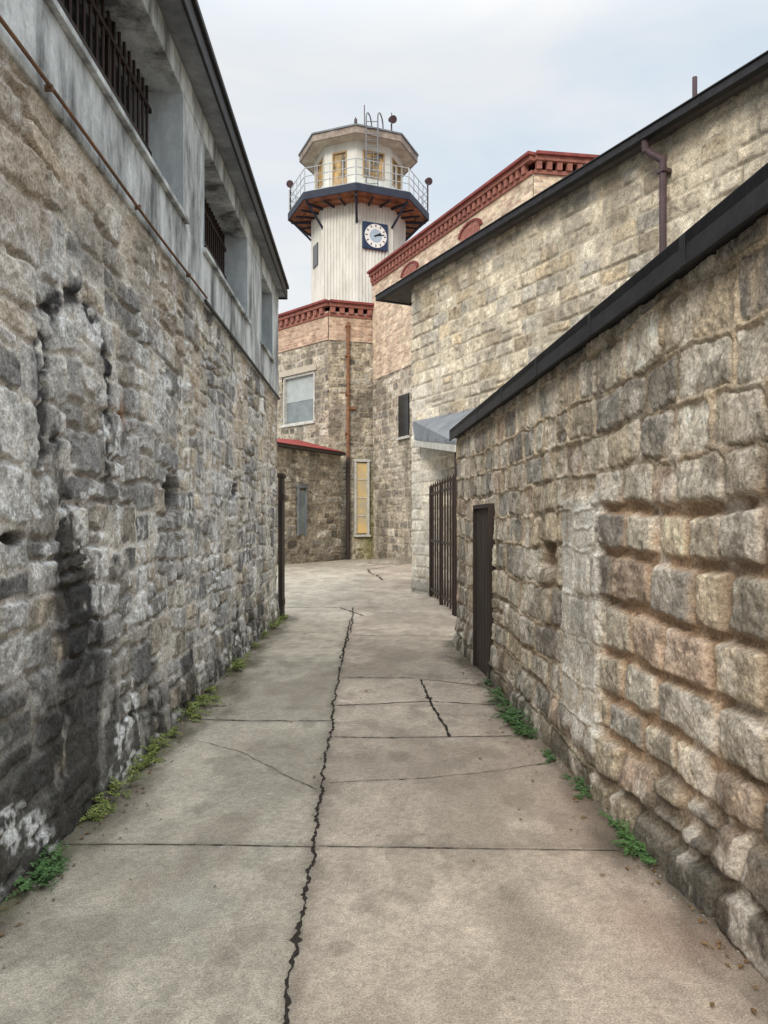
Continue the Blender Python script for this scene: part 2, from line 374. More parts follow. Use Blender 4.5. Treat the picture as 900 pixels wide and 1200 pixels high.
# ================================================================== LEFT BUILDING
LB = empty('left_cell_block_building')
xl = lambda y: -1.603-.0142*y
FL = Frame((xl(-1), -1), (xl(12.9), 12.9), 1)      # s = y+1
rng = np.random.RandomState(5)
RL = gen_rubble(FL.L, 3.7, (.34, .62), (.6, 1.5), .27, .62, rng)
pl = [lin(190, 189, 184), lin(168, 168, 166), lin(198, 193, 182), lin(196, 183, 162), lin(150, 150, 150), lin(208, 207, 202), lin(182, 172, 156), lin(192, 192, 192), lin(134, 133, 132)]
def ex_left(S, Z, h, col, D, prof, I):
    Y = S-1
    n1 = fbm(S*3, Z*1.2, 80, 4); n2 = fbm(S*11, Z*5, 81, 4); n3 = fbm(S*1.1, Z*1.1, 82, 4)
    col = mix(col, lin(186, 166, 140), sst(.48, .62, n3)*sst(2.0, 3.0, Z)*.4)
    col = mix(col, lin(150, 108, 70), g(Y, 4.9, .1)*g(Z, 2.3, .09)*.8)
    col = mix(col, lin(112, 112, 110), sst(.54, .68, fbm(S*1.6, Z*1.2, 86, 5))*.4)
    w = .15+.22*sst(2.0, .4, Z)
    cen = 4.1+.12*np.sin(Z*2.3)+(n1-.5)*.6
    a = g(Y, cen, w)*sst(2.6, 1.7, Z)*sst(.36, .62, n2+.25*sst(1.8, .8, Z))
    col = mix(col, lin(44, 44, 45), np.clip(a*1.2, 0, .86))
    # blackened outline of the filled-in arch, with a lime line outside it
    rd = np.hypot((Y-4.2)*.95, np.clip(Z-2.4, 0, 9)*1.0)
    arch = g(rd+(n2-.5)*.05, .43, .06)*sst(1.7, 1.95, Z)*sst(.25, .5, fbm(S*12, Z*12, 181, 3))
    col = mix(col, lin(46, 46, 48), np.clip(arch*1.3, 0, .92)); h = h-.02*arch
    arch2 = g(rd+(n2-.5)*.04, .60, .03)*sst(2.0, 2.3, Z)
    col = mix(col, lin(214, 212, 206), arch2*.7)
    b = sst(.65, .0, Z+(n1-.5)*1.0)*(.45+.5*sst(.35, .6, n2))
    b = np.maximum(b, sst(1.2, .1, Z+(n1-.5)*.9)*sst(5.2, 3.4, Y)*.88)
    col = mix(col, lin(56, 55, 51), np.clip(b, 0, .88))
    ls = fbm(S*9, Z*1.6, 83, 3)
    l = sst(.58, .66, ls)*sst(3.1, 2.3, Z)*sst(.6, 1.1, Z)*sst(.40, .58, fbm(S*1.2, Z*1.2, 84, 3))
    l = l*.9+g(Y, 4.78+.05*np.sin(Z*9), .028)*sst(1.8, 2.0, Z)*sst(2.6, 2.3, Z)+g(Y, 4.42, .022)*g(Z, 1.35, .25)
    l = l+g(Y, 6.65, .045)*g(Z, 2.1, .35)*1.0+g(Y, 4.62, .14)*g(Z, 2.25+.1*np.sin(Y*20), .022)+g(Y, 4.62, .14)*g(Z, 2.08+.08*np.sin(Y*24), .018)
    l = l+sst(.59, .65, fbm(S*5, Z*9, 87, 5))*sst(.45, .6, fbm(S*1.3, Z*1.3, 88, 3))*.9
    col = mix(col, lin(232, 234, 234), np.clip(l*sst(.32, .56, fbm(S*25, Z*25, 89, 2)), 0, 1)*.88)
    hl = sst(1.15, .75, np.hypot((Y-6.1)/.19, (Z-1.82)/.16)+(n2-.5)*.4)
    hl = np.maximum(hl, sst(1.15, .75, np.hypot((Y-8.9)/.16, (Z-1.95)/.1)+(n2-.5)*.4)*.7)
    hl = np.maximum(hl, sst(1.15, .75, np.hypot((Y-3.45)/.13, (Z-1.53)/.03)+(n2-.5)*.4)*.7)
    h = h-.2*hl; col = mix(col, lin(18, 18, 18), hl*.97)
    h = h+.04*sst(.5, 0, Z)+(fbm(S*.8, Z*.8, 85, 2)-.5)*.04
    h = h*sst(3.75, 3.5, Z)*1.0
    return h, col
masonry('rubble_wall', FL, -.03, 3.66, .0098, RL, pl, lin(208, 204, 196), 5, warp=.05, jag=.015, joint=.012, bev=.013, depth=.012, offv=.008,
        rough=.012, smear=.9, extra=ex_left, parent=LB, cvar=.26, corner=.05, tilt=.055, opn=.6, desat=.2)
c = Multi(); c.fbox(FL, 0, FL.L, -4, -.26, -.03, 3.6); c.fbox(FL, FL.L-.3, FL.L+.01, -4, -.03, -.03, 3.66); c.obj('wall_core', M_stucco, LB)
st = Multi()
st.fbox(FL, 0, FL.L, -.5, .02, 3.66, 4.12)
wins = [(-.3+1, 2.95+1), (3.72+1, 6.43+1), (7.2+1, 9.7+1), (10.9+1, 12.1+1)]
edges = [0]+[v for w in wins for v in w]+[FL.L]
for i in range(0, len(edges), 2): st.fbox(FL, edges[i], edges[i+1], -.5, .01, 4.12, 5.2)
st.fbox(FL, 0, FL.L, -.5, .015, 5.2, 5.44)
st.obj('stucco_wall', M_stucco, LB, .008)
sl = Multi(); bars = Multi(); gl = Multi(); jb = Multi()
for (a, b) in wins:
    sl.fbox(FL, a-.06, b+.06, -.25, .055, 4.122, 4.165)
    gl.fbox(FL, a, b, -.44, -.42, 4.165, 5.2)
    jb.fbox(FL, b-.012, b+.004, -.42, .018, 4.165, 5.2); jb.fbox(FL, a-.004, a+.012, -.42, .018, 4.165, 5.2)
    y = a+.08
    while y < b-.03:
        bars.rod(FL.pt(y, -.26, 4.16), FL.pt(y, -.26, 5.2), .013, 6); y += .115
    for z in (4.3, 4.66, 5.02): bars.fbox(FL, a+.01, b-.01, -.275, -.245, z, z+.035)
    for q in (.33, .66): bars.fbox(FL, a+(b-a)*q-.03, a+(b-a)*q+.03, -.31, -.27, 4.166, 5.2)
sl.obj('window_sills', M_stucco, LB, .006); gl.obj('window_glass', M_glass, LB); jb.obj('window_jambs', M_stucco_lt, LB); bars.obj('window_bars', M_iron, LB)
ex = lambda y: -1.35-.025*y
V = [(-6, -1, 5.45), (ex(-1), -1, 5.45), (ex(13.1), 13.1, 5.45), (-6, 13.1, 5.45), (-6, -1, 5.53), (ex(-1), -1, 5.53), (ex(13.1), 13.1, 5.53), (-6, 13.1, 5.53)]
mesh_obj('eave_soffit', V, BF, mat('soffit_board', lin(168, 172, 178), lin(110, 114, 120), 3, .8), LB)
FE = Frame((ex(-1), -1), (ex(13.1), 13.1), 1)
c = Multi(); c.fbox(FE, 0, FE.L, .003, .03, 5.42, 5.58); c.fbox(FE, 0, FE.L, -.1, .06, 5.583, 5.64)
c.fbox(FE, FE.L+.003, FE.L+.04, -4, .03, 5.42, 5.58)
c.obj('eave_fascia', M_black, LB, .01)
c = Multi(); c.add([(ex(-1), -1, 5.61), (ex(13.1), 13.1, 5.61), (-6, 13.1, 6.4), (-6, -1, 6.4)], [(0, 1, 2, 3)]); c.obj('roof', M_black, LB)
c = Multi(); pts = [FL.pt(s, .045, 3.70+.01*math.sin(s*1.7)) for s in np.linspace(0, 8.2, 20)]
for a, b in zip(pts[:-1], pts[1:]): c.rod(a, b, .010, 8)
for s in np.arange(.5, 8, 1.4): c.fbox(FL, s, s+.015, .0, .058, 3.685, 3.715)
c.obj('rusty_conduit', M_cond, LB, smooth=False)
c = Multi(); c.fbox(FL, 8.2, FL.L, .021, .04, 3.67, 3.70); c.obj('drip_edge', M_black, LB)
c = Multi(); c.fbox(FL, FL.L+.06, FL.L+.42, .0, .07, .0, 2.38); c.fbox(FL, FL.L+.04, FL.L+.46, -.03, .09, 2.383, 2.44)
c.fbox(FL, FL.L+.1, FL.L+.38, .071, .085, .2, .3); c.fbox(FL, FL.L+.1, FL.L+.38, .071, .085, 2.0, 2.1)
c.obj('wooden_gate_leaf', M_wood)

# ================================================================== RIGHT LOW WALL
xr = lambda y: 1.553-.0585*y
RW = empty('right_stone_wall')
FR = Frame((xr(-1), -1), (xr(10.1), 10.1), -1)    # s ~ y+1
ky = 1/math.hypot(1, .0585)
rng = np.random.RandomState(9)
RR = gen_courses(FR.L, 2.75, (.2, .28), (.24, .54), .04, rng)
pr = [lin(206, 195, 176), lin(192, 184, 168), lin(184, 177, 166), lin(212, 202, 184), lin(198, 183, 160), lin(164, 160, 152), lin(208, 195, 172), lin(216, 209, 194), lin(188, 168, 150), lin(154, 148, 140)]
def p_right(S, Z):
    Y = S*ky-1
    n = (fbm(S*3, Z*3, 90, 3)-.5)*.25
    p = sst(4.62, 4.45, Y+n*.3)*sst(1.86, 1.74, Z+n*.4)
    p2 = sst(1.5, 1.2, Z+n)*sst(5.2, 5.6, Y)*.3
    return np.maximum(p, p2)
def ex_right(S, Z, h, col, D, prof, I):
    Y = S*ky-1
    n1 = fbm(S*4, Z*2, 91, 4); n2 = fbm(S*12, Z*12, 92, 4)
    P = p_right(S, Z)
    k = (1-prof)*P*sst(.1, .5, Z)
    col = mix(col, lin(180, 150, 124), k*.7)
    k = g(Y, 2.6, .6)*g(Z, 1.9, .35)*sst(.5, .6, fbm(S*2, Z*2, 93, 3)); col = mix(col, lin(190, 160, 132), np.clip(k, 0, 1)*.35)
    e = (n2-.5)*.16
    pm = sst(4.47, 4.55, Y+e)*sst(5.33, 5.22, Y+e)*sst(.15, .3, Z+e)*sst(1.82, 1.72, Z+e)
    col = mix(col, lin(222, 219, 211), pm*(.35+.65*sst(.35, .55, n2)))
    h = h*(1-.4*pm)+pm*.035
    hl = sst(1.15, .8, np.maximum(np.abs(Y-5.75)/.2, np.abs(Z-1.36)/.10)+(n2-.5)*.5)
    h = h-.10*hl; col = mix(col, lin(150, 116, 90), hl*.6)
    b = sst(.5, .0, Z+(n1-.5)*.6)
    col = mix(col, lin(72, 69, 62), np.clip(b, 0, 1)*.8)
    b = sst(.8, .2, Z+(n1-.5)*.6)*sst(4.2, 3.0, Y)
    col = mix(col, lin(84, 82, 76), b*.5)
    gr = sst(.53, .66, fbm(S*4, Z*2.2, 95, 5)); col = mix(col, lin(122, 117, 108), gr*.4)
    lt = sst(.58, .68, fbm(S*6, Z*4, 96, 5)); col = mix(col, lin(226, 219, 208), lt*.5)
    h = h+.05*sst(.5, 0, Z)+(fbm(S*.8, Z*.8, 94, 2)-.5)*.03
    return h, col
sd = lambda y: (y+1)/ky
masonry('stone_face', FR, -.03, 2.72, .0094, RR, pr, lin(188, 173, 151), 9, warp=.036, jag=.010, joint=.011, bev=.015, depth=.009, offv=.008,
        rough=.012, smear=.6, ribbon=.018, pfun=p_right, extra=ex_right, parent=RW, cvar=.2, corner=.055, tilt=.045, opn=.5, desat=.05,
        holes=[(sd(7.74), sd(8.62), -1, 1.76)])
c = Multi(); c.fbox(FR, 0, FR.L, -.5, -.22, -.03, 2.72); c.fbox(FR, FR.L-.02, FR.L+.03, -.5, .0, -.03, 2.70); c.obj('wall_core', mat('wall_core_stone', lin(150, 140, 126), lin(110, 102, 92), 6, .9, .02, 8), RW)
c = Multi(); c.fbox(FR, 0, FR.L+.1, -.55, .07, 2.725, 2.77)
c.fbox(FR, 0, FR.L+.1, .07, .09, 2.69, 2.83)
V = [FR.pt(0, .09, 2.833), FR.pt(FR.L+.1, .09, 2.833), FR.pt(FR.L+.1, -.6, 2.98), FR.pt(0, -.6, 2.98)]
V += [FR.pt(0, .09, 2.773), FR.pt(FR.L+.1, .09, 2.773), FR.pt(FR.L+.1, -.6, 2.773), FR.pt(0, -.6, 2.773)]
c.add(V, BF)
for s in np.arange(.6, FR.L, 1.22): c.fbox(FR, s, s+.05, .088, .094, 2.692, 2.828)
c.obj('black_coping', M_black, RW, .005)
c = Multi()
for i in range(5): c.fbox(FR, sd(7.76)+i*.17, sd(7.76)+i*.17+.163, -.05, .02, .01, 1.75)
c.fbox(FR, sd(7.72), sd(7.76), -.08, .05, 0, 1.8); c.fbox(FR, sd(8.6), sd(8.64), -.08, .05, 0, 1.8); c.fbox(FR, sd(7.76), sd(8.6), -.08, .05, 1.753, 1.8)
c.obj('plank_door', M_wood, RW, .004)

# ================================================================== RIGHT TALL BUILDING
RB = empty('right_stone_building')
A0 = np.array([.53, 18.1]); SLP = .486; dr = np.array([SLP, -1.0]); dr /= np.hypot(*dr)
A1 = A0+dr*16
FB = Frame(A0, A1, 1)
if FB.n[0] > 0: FB = Frame(A0, A1, -1)
rng = np.random.RandomState(21)
RBR = gen_courses(FB.L, 7.1, (.24, .33), (.34, .76), .05, rng)
pb = [lin(214, 203, 182), lin(204, 192, 170), lin(192, 182, 164), lin(222, 212, 192), lin(208, 190, 160), lin(178, 172, 160), lin(220, 208, 184), lin(174, 160, 138)]
def ex_rb(S, Z, h, col, D, prof, I):
    n = fbm(S*2, Z*.8, 100, 5)
    col = mix(col, lin(130, 124, 114), sst(.5, .66, n)*.4)
    col = mix(col, lin(228, 225, 216), np.clip(sst(2.6, .2, S)*sst(6.5, 4, Z)*.55*fbm(S*5, Z*5, 101, 3)*1.6, 0, 1))
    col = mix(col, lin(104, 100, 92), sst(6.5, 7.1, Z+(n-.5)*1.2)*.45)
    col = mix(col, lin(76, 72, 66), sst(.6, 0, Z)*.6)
    h = h-.25*np.exp(-S/.10)
    return h, col
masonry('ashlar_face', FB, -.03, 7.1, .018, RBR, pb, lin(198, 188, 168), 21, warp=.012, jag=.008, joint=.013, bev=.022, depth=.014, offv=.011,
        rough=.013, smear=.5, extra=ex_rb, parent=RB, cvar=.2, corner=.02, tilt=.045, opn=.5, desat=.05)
c = Multi(); q = A0-FB.n*.28
e2 = A1-FB.n*.28
c.prism([tuple(q+dr*.14), tuple(e2), (e2[0]+9, e2[1]+3), (A0[0]+9, A0[1]+7), (A0[0]+1.0, A0[1]+1.6)], -.03, 7.05)
c.obj('building_core', mat('core_stone', lin(176, 164, 144), lin(130, 122, 108), 5, .9, .02, 6), RB)
c = Multi(); c.fbox(FB, -1.0, FB.L, -.6, .17, 7.10, 7.16)
c.obj('soffit', mat('eave_wood', lin(96, 92, 90), lin(70, 66, 64), 4, .8), RB)
c = Multi(); c.fbox(FB, -1.1, FB.L, .175, .29, 7.08, 7.19); c.fbox(FB, -1.1, -1.003, -1.2, .172, 7.08, 7.19)
c.fbox(FB, -1.1, FB.L, .15, .31, 7.193, 7.215)
V = [FB.pt(-1.05, .17, 7.225), FB.pt(FB.L, .17, 7.225), FB.pt(FB.L, -3.2, 7.65), FB.pt(-1.05, -3.2, 7.65)]
c.add(V, [(0, 1, 2, 3)])
for s in np.arange(0, FB.L, 1.1): c.fbox(FB, s, s+.03, .287, .297, 7.085, 7.188)
c.obj('gutter', M_black, RB, .006)
c = Multi()
def sB(u):
    r = (u-450)/900.0; y = (A0[0]+SLP*A0[1])/(r+SLP); return (A0[1]-y)/abs(dr[1])
su = sB(783)
c.rod(FB.pt(su-.22, .22, 7.08), FB.pt(su-.22, .20, 6.92), .055, 12); c.rod(FB.pt(su-.22, .20, 6.94), FB.pt(su, .10, 6.72), .05, 12)
c.rod(FB.pt(su, .10, 6.76), FB.pt(su, .10, 2.6), .05, 12)
for z in (6.55, 5.1, 3.6): c.fbox(FB, su-.07, su+.07, .0, .16, z, z+.05)
c.obj('downpipe', M_pipe, RB, smooth=False)
c = Multi(); sv = sB(808); c.rod(FB.pt(sv, -.1, 7.2), FB.pt(sv, -.1, 7.75), .035, 8)
sv2 = sB(738); c.fbox(FB, sv2-.35, sv2+.35, -.7, -.3, 7.28, 7.6)
c.obj('roof_vent_pipe', M_pipe, RB)
c = Multi()
tp = [(1.90, 15.3, 3.90), (.66, 18.0, 4.0), (.69, 17.4, 3.52), (1.22, 13.1, 2.98), (1.75, 13.1, 3.3)]
bt_ = [(x, y, z-.04) for x, y, z in tp]
n = 5; c.add(tp+bt_, [tuple(range(n)), tuple(range(2*n-1, n-1, -1))]+[(i, (i+1) % n, n+(i+1) % n, n+i) for i in range(n)])
cn = c.obj('lean_to_canopy', M_zinc)
c = Multi()
T0 = [Vector(p) for p in (tp[1], tp[0])]; B1_ = [Vector(p) for p in (tp[2], tp[3])]
for q in (.02, .2, .4, .6, .8, .98):
    a = T0[0].lerp(T0[1], q)+Vector((0, 0, .012)); b = B1_[0].lerp(B1_[1], q)+Vector((0, 0, .012)); c.rod(a, b, .018, 6)
c.obj('standing_seams', M_zinc, cn)
c = Multi(); a = Vector((.67, 17.42, 3.47)); b = Vector((1.20, 13.08, 2.93))
V = [a, b, b+Vector((.03, 0, 0)), a+Vector((.03, 0, 0))]; V = [v-Vector((0, 0, .12)) for v in V]+V
c.add(V, BF); c.obj('fascia_board', M_whitef, cn)
c = Multi(); c.rod((1.24, 13.2, 0), (1.25, 13.2, 2.9), .04); c.obj('post', M_iron, cn)
# iron gate
c = Multi(); GA = Frame((1.02, 16.7), (1.22, 13.35), -1)
s = .04
while s < GA.L:
    c.rod(GA.pt(s, 0, .06), GA.pt(s, 0, 2.36), .017, 6)
    p = GA.pt(s, 0, 2.36); c.add([(p[0]-.03, p[1], p[2]), (p[0], p[1]-.03, p[2]), (p[0]+.03, p[1], p[2]), (p[0], p[1]+.03, p[2]), (p[0], p[1], p[2]+.12)],
                                [(0, 1, 4), (1, 2, 4), (2, 3, 4), (3, 0, 4), (3, 2, 1, 0)])
    s += .36
for z in (.15, 1.2, 2.2): c.fbox(GA, 0, GA.L, -.012, .012, z, z+.05)
for s in (0, GA.L/2, GA.L): c.fbox(GA, s-.035, s+.035, -.035, .035, 0, 2.4)
c.obj('iron_gate', M_iron)

# ================================================================== BRICK BUILDING
BB = empty('brick_building')
C0 = np.array([-.49, 34.0]); C1 = np.array([4.5, 23.1]); C2 = np.array([14.0, 24.6])
FC = Frame(C0, C1, 1)
if FC.n[0] > 0: FC = Frame(C0, C1, -1)
FD = Frame(C1, C2, 1)
if FD.n[1] > 0: FD = Frame(C1, C2, -1)
rng = np.random.RandomState(31)
pc = [lin(186, 178, 162), lin(166, 156, 140), lin(196, 190, 174), lin(148, 138, 122), lin(172, 160, 140), lin(142, 136, 128)]
def ex_cb(S, Z, h, col, D, prof, I):
    n = fbm(S*1.5, Z*.6, 110, 4)
    col = mix(col, lin(92, 87, 78), sst(.5, .7, n)*.5+sst(1, 0, Z)*.3)
    return h, col
masonry('stone_base', FC, -.03, 7.95, .035, gen_courses(FC.L, 8, (.24, .38), (.3, .7), .1, rng), pc, lin(180, 170, 154), 31, warp=.03, jag=.01,
        joint=.018, bev=.03, depth=.02, offv=.02, rough=.02, extra=ex_cb, parent=BB, material=M_stone_far, cvar=.25)
uvwall('brick_wall', FC, 0, FC.L, 7.9, 12.2, .02, M_brick, BB)
uvwall('brick_wall', FD, 0, FD.L, 0, 12.2, .0, M_brick, BB)
c = Multi(); c.prism([tuple(C0-FC.n*.1), tuple(C1-FC.n*.12-FD.n*.1), tuple(C2-FD.n*.1), (14, 40), (0, 40)], -.03, 12.2); c.obj('brick_core', M_redbrick, BB)
def cornice(fr, s0, s1, z, name, parent, m=M_redbrick, mtop=M_red, dn=.32, k=1.0):
    c = Multi(); c.fbox(fr, s0, s1, 0, .08*k, z-.55*k, z-.44*k)
    s = s0+.05
    while s < s1-.1:
        c.fbox(fr, s, s+dn*.5, 0, .16*k, z-.437*k, z-.2*k); s += dn
    c.fbox(fr, s0, s1+.1, 0, .2*k, z-.197*k, z-.06*k)
    c.obj(name+'_brackets', m, parent)
    c = Multi(); c.fbox(fr, s0, s1+.15, -.3, .3*k, z-.057*k, z+.03*k); c.obj(name+'_cap', mtop, parent)
cornice(FC, 0, FC.L, 12.65, 'cornice', BB)
cornice(FD, 0, FD.L, 12.65, 'return_cornice', BB)
c = Multi(); V = [FC.pt(0, .2, 12.69), FC.pt(FC.L, .2, 12.69), FD.pt(FD.L, .2, 12.69), (9, 34, 12.9)]; c.add(V, [(0, 1, 2, 3)]); c.obj('roof', M_red, BB)
def sC(u):
    r = (u-450)/900.; y = (-.49+.458*34)/(r+.458); return (34-y)*FC.L/10.9
for u in (481, 552):
    sc = sC(u); c = Multi(); w = .62; z0 = 10.9; zs = 11.6
    ring = [(sc-w, z0), (sc+w, z0)]+[(sc+w*math.cos(t), zs+.25*math.sin(t)) for t in np.linspace(0, math.pi, 12)]
    V = [FC.pt(a, .05, z) for a, z in ring]; V += [FC.pt(a, .015, z) for a, z in ring]; n = len(ring)
    c.add(V, [tuple(range(n))]+[(i, (i+1) % n, n+(i+1) % n, n+i) for i in range(n)])
    c.obj('arched_window_infill', M_redbrick, BB)
    c = Multi()
    for i in range(11):
        t0 = math.pi*i/11+.02; t1 = math.pi*(i+1)/11-.02
        q = [(sc+r*w*math.cos(t)+0, zs+r*.3*math.sin(t)) for r, t in ((1.02, t0), (1.02, t1), (1.28, t1), (1.28, t0))]
        V = [FC.pt(a, .02, z) for a, z in q]+[FC.pt(a, .075, z) for a, z in q]; c.add(V, BF)
    c.obj('arch_ring', M_red, BB)
c = Multi(); sw = sC(474); c.fbox(FC, sw-.45, sw+.45, .0, .06, 5.1, 6.8); c.obj('window_dark', M_glass, BB)
c = Multi(); c.fbox(FC, sw-.55, sw+.55, .03, .12, 5.0, 5.1); c.obj('window_trim', M_whitef, BB)

# ================================================================== CENTRAL ROTUNDA BUILDING
CB = empty('central_stone_building')
B0 = np.array([-2.42, 33.5]); BL = np.array([-8.0, 39.3]); BR = np.array([-.47, 34.15])
F1 = Frame(BL, B0, 1)
if F1.n[1] > 0: F1 = Frame(BL, B0, -1)
F2 = Frame(B0, BR, 1)
if F2.n[1] > 0: F2 = Frame(B0, BR, -1)
pd = [lin(174, 166, 148), lin(156, 147, 128), lin(184, 178, 162), lin(138, 129, 114), lin(164, 158, 148), lin(182, 170, 150), lin(120, 114, 104)]
def ex_f2(S, Z, h, col, D, prof, I):
    n = fbm(S*2, Z*.8, 120, 4)
    col = mix(col, lin(88, 83, 74), sst(.48, .66, n)*.55)
    col = mix(col, lin(132, 130, 72), sst(5.5, 1.5, Z+(n-.5)*3)*sst(.9, 1.9, S)*.5)
    return h, col
rng = np.random.RandomState(41)
def s1u(u):
    r = (u-450)/900.; t = F1.t; p = F1.p0
    return (r*p[1]-p[0])/(t[0]-r*t[1])
wa, wb = s1u(331), s1u(368)
masonry('left_stone_face', F1, -.03, 9.65, .04, gen_courses(F1.L, 9.7, (.22, .38), (.3, .7), .15, rng), pd, lin(176, 166, 148), 41, warp=.035, jag=.01,
        joint=.02, bev=.03, depth=.02, offv=.025, rough=.02, extra=ex_cb, parent=CB, material=M_stone_far, cvar=.28, holes=[(wa, wb, 6.15, 8.4)])
masonry('front_stone_face', F2, -.03, 9.65, .03, gen_courses(F2.L, 9.7, (.2, .34), (.25, .6), .2, rng), pd, lin(168, 158, 140), 42, warp=.04, jag=.012,
        joint=.018, bev=.03, depth=.02, offv=.025, rough=.025, extra=ex_f2, parent=CB, material=M_stone_far, cvar=.3)
uvwall('brick_band', F1, 0, F1.L, 9.6, 10.85, .03, M_brick2, CB)
uvwall('brick_band', F2, 0, F2.L, 9.6, 10.85, .03, M_brick2, CB)
cornice(F1, 0, F1.L, 11.25, 'left_cornice', CB, dn=.42, k=1.1); cornice(F2, 0, F2.L-.1, 11.25, 'front_cornice', CB, dn=.42, k=1.1)
c = Multi(); c.prism([tuple(BL-F1.n*.3), tuple(B0-F1.n*.2-F2.n*.2+np.array([0, .1])), tuple(BR+np.array([-.05, .3])), (1.5, 44), (-8, 44)], -.03, 10.9); c.obj('rotunda_core', mat('rotunda_core_stone', lin(130, 118, 98), None, 3), CB)
c = Multi(); apex = (-1.4, 40, 12.9)
rp = [F1.pt(0, .1, 11.30), F1.pt(F1.L, .1, 11.30), F2.pt(F2.L, .1, 11.30), (1.5, 44, 11.30), (-8, 44, 11.30)]
c.add(rp+[apex], [(i, (i+1) % 5, 5) for i in range(5)]); c.obj('red_roof', M_red, CB)
c = Multi(); c.fbox(F1, wa, wb, -.22, -.2, 6.15, 8.4); c.obj('window_glass', M_glass_lt, CB)
c = Multi()
c.fbox(F1, wa, wa+.09, -.195, -.03, 6.2, 8.38); c.fbox(F1, wb-.09, wb, -.195, -.03, 6.2, 8.38); c.fbox(F1, wa, wb, -.193, -.03, 8.30, 8.4); c.fbox(F1, wa-.08, wb+.08, -.19, .09, 6.05, 6.18)
c.obj('window_frame', M_whitef, CB)
c = Multi(); c.fbox(F1, wa+.1, wb-.1, -.197, -.185, 7.2, 8.29); c.obj('window_blind', mat('pale_blind', lin(176, 184, 184), lin(150, 158, 160), 2, .7), CB)
c = Multi(); c.fbox(F1, wa-.2, wb+.2, -.02, .06, 8.41, 8.68); c.obj('window_lintel', mat('lintel_stone', lin(190, 182, 166), None, 5), CB)
def s2u(u):
    r = (u-450)/900.; t = F2.t; p = F2.p0
    return (r*p[1]-p[0])/(t[0]-r*t[1])
na, nb = s2u(414.5), s2u(432)
c = Multi(); c.fbox(F2, na+.1, nb-.1, .03, .05, 1.15, 4.25); c.obj('narrow_window_glass', M_gold, CB)
c = Multi(); c.fbox(F2, na, na+.1, .0, .12, 1.1, 4.3); c.fbox(F2, nb-.1, nb, .0, .12, 1.1, 4.3); c.fbox(F2, na-.03, nb+.03, .0, .14, 4.303, 4.42); c.fbox(F2, na-.05, nb+.05, .0, .16, 1.0, 1.097)
for z in (1.9, 2.7, 3.5): c.fbox(F2, na+.1, nb-.1, .052, .075, z, z+.04)
c.obj('narrow_window_frame', M_whitef, CB)
sp = s2u(407); c = Multi(); c.rod(F2.pt(sp, .12, 4.5), F2.pt(sp, .12, 10.4), .07)
for z in (5.5, 7.2, 8.9, 10.2): c.fbox(F2, sp-.11, sp+.11, 0, .2, z, z+.07)
c.fbox(F2, sp-.02, sp+.35, .02, .12, 6.6, 6.7)
c.obj('rusty_downpipe', M_rust, CB)
c = Multi(); c.rod(F2.pt(sp, .12, .0), F2.pt(sp, .12, 4.5), .085); c.obj('lower_downpipe', M_wood, CB)

# ================================================================== LOW ANNEX
AN = empty('stone_annex')
N0 = np.array([-5.2, 27.1]); N1 = np.array([-1.85, 33.1])
FN = Frame(N0, N1, 1)
if FN.n[0] < 0: FN = Frame(N0, N1, -1)
rng = np.random.RandomState(51)
masonry('annex_face', FN, -.03, 4.5, .03, gen_courses(FN.L, 4.6, (.2, .36), (.3, .8), .2, rng), pd, lin(166, 154, 136), 51, warp=.04, jag=.012,
        joint=.018, bev=.03, depth=.02, offv=.03, rough=.025, extra=ex_cb, parent=AN, material=M_stone_far, cvar=.28)
c = Multi(); c.prism([tuple(N0-FN.n*.15), tuple(N1-FN.n*.15), (-4, 36), (-9, 36), (-9, 27.1)], -.03, 4.45); c.obj('annex_core', M_stucco, AN)
c = Multi(); c.fbox(FN, -.1, FN.L, -.2, .25, 4.50, 4.62); c.obj('eave_board', M_wood, AN)
c = Multi(); V = [FN.pt(-.1, .27, 4.64), FN.pt(FN.L-.1, .27, 4.64), FN.pt(FN.L-.1, -2.2, 5.3), FN.pt(-.1, -2.2, 4.75)]; V += [(x, y, z-.015) for (x, y, z) in V]
c.add(V, BF); c.obj('red_roof', mat('annex_red', lin(150, 60, 56), lin(116, 48, 46), 3, .7), AN)
def snu(u):
    r = (u-450)/900.; t = FN.t; p = FN.p0
    return (r*p[1]-p[0])/(t[0]-r*t[1])
a, b = snu(349), snu(357)
c = Multi(); c.fbox(FN, a, b, 0, .04, 1.15, 2.9); c.obj('slit_window_glass', M_glass_lt, AN)
c = Multi(); c.fbox(FN, a-.05, a, 0, .09, 1.1, 3.0); c.fbox(FN, b, b+.05, 0, .09, 1.1, 3.0); c.fbox(FN, a-.1, b+.1, 0, .1, 3.0, 3.1); c.obj('slit_window_frame', M_zinc, AN)

# ================================================================== TOWER
TW = empty('guard_tower')
TX, TY = -1.33, 40.0
def oct_(r, off=0): return [(TX+r*math.sin(math.radians(45*i+off)), TY-r*math.cos(math.radians(45*i+off))) for i in range(8)]
R0 = 2.42
P = []
ov = oct_(R0)
for i in range(8):
    a = np.array(ov[i]); b = np.array(ov[(i+1) % 8]); mid = (a+b)/2-np.array([TX, TY]); nn = mid/np.hypot(*mid)
    nr = 11
    for j in range(nr):
        for t, d in ((0, 0), (.16, .055), (.5, .055), (.66, 0)):
            P.append(tuple(a+(b-a)*((j+t)/nr)+nn*d))
c = Multi(); c.prism(P, 10.5, 17.4); c.obj('corrugated_shaft', M_white, TW)
c = Multi(); rb = oct_(R0+.12); c.prism(rb, 12.1, 12.35); c.obj('shaft_base_band', M_red, TW)
c = Multi(); c.prism(oct_(3.6), 17.42, 17.5); c.prism(oct_(3.0), 17.3, 17.418); c.obj('deck_soffit', M_under, TW)
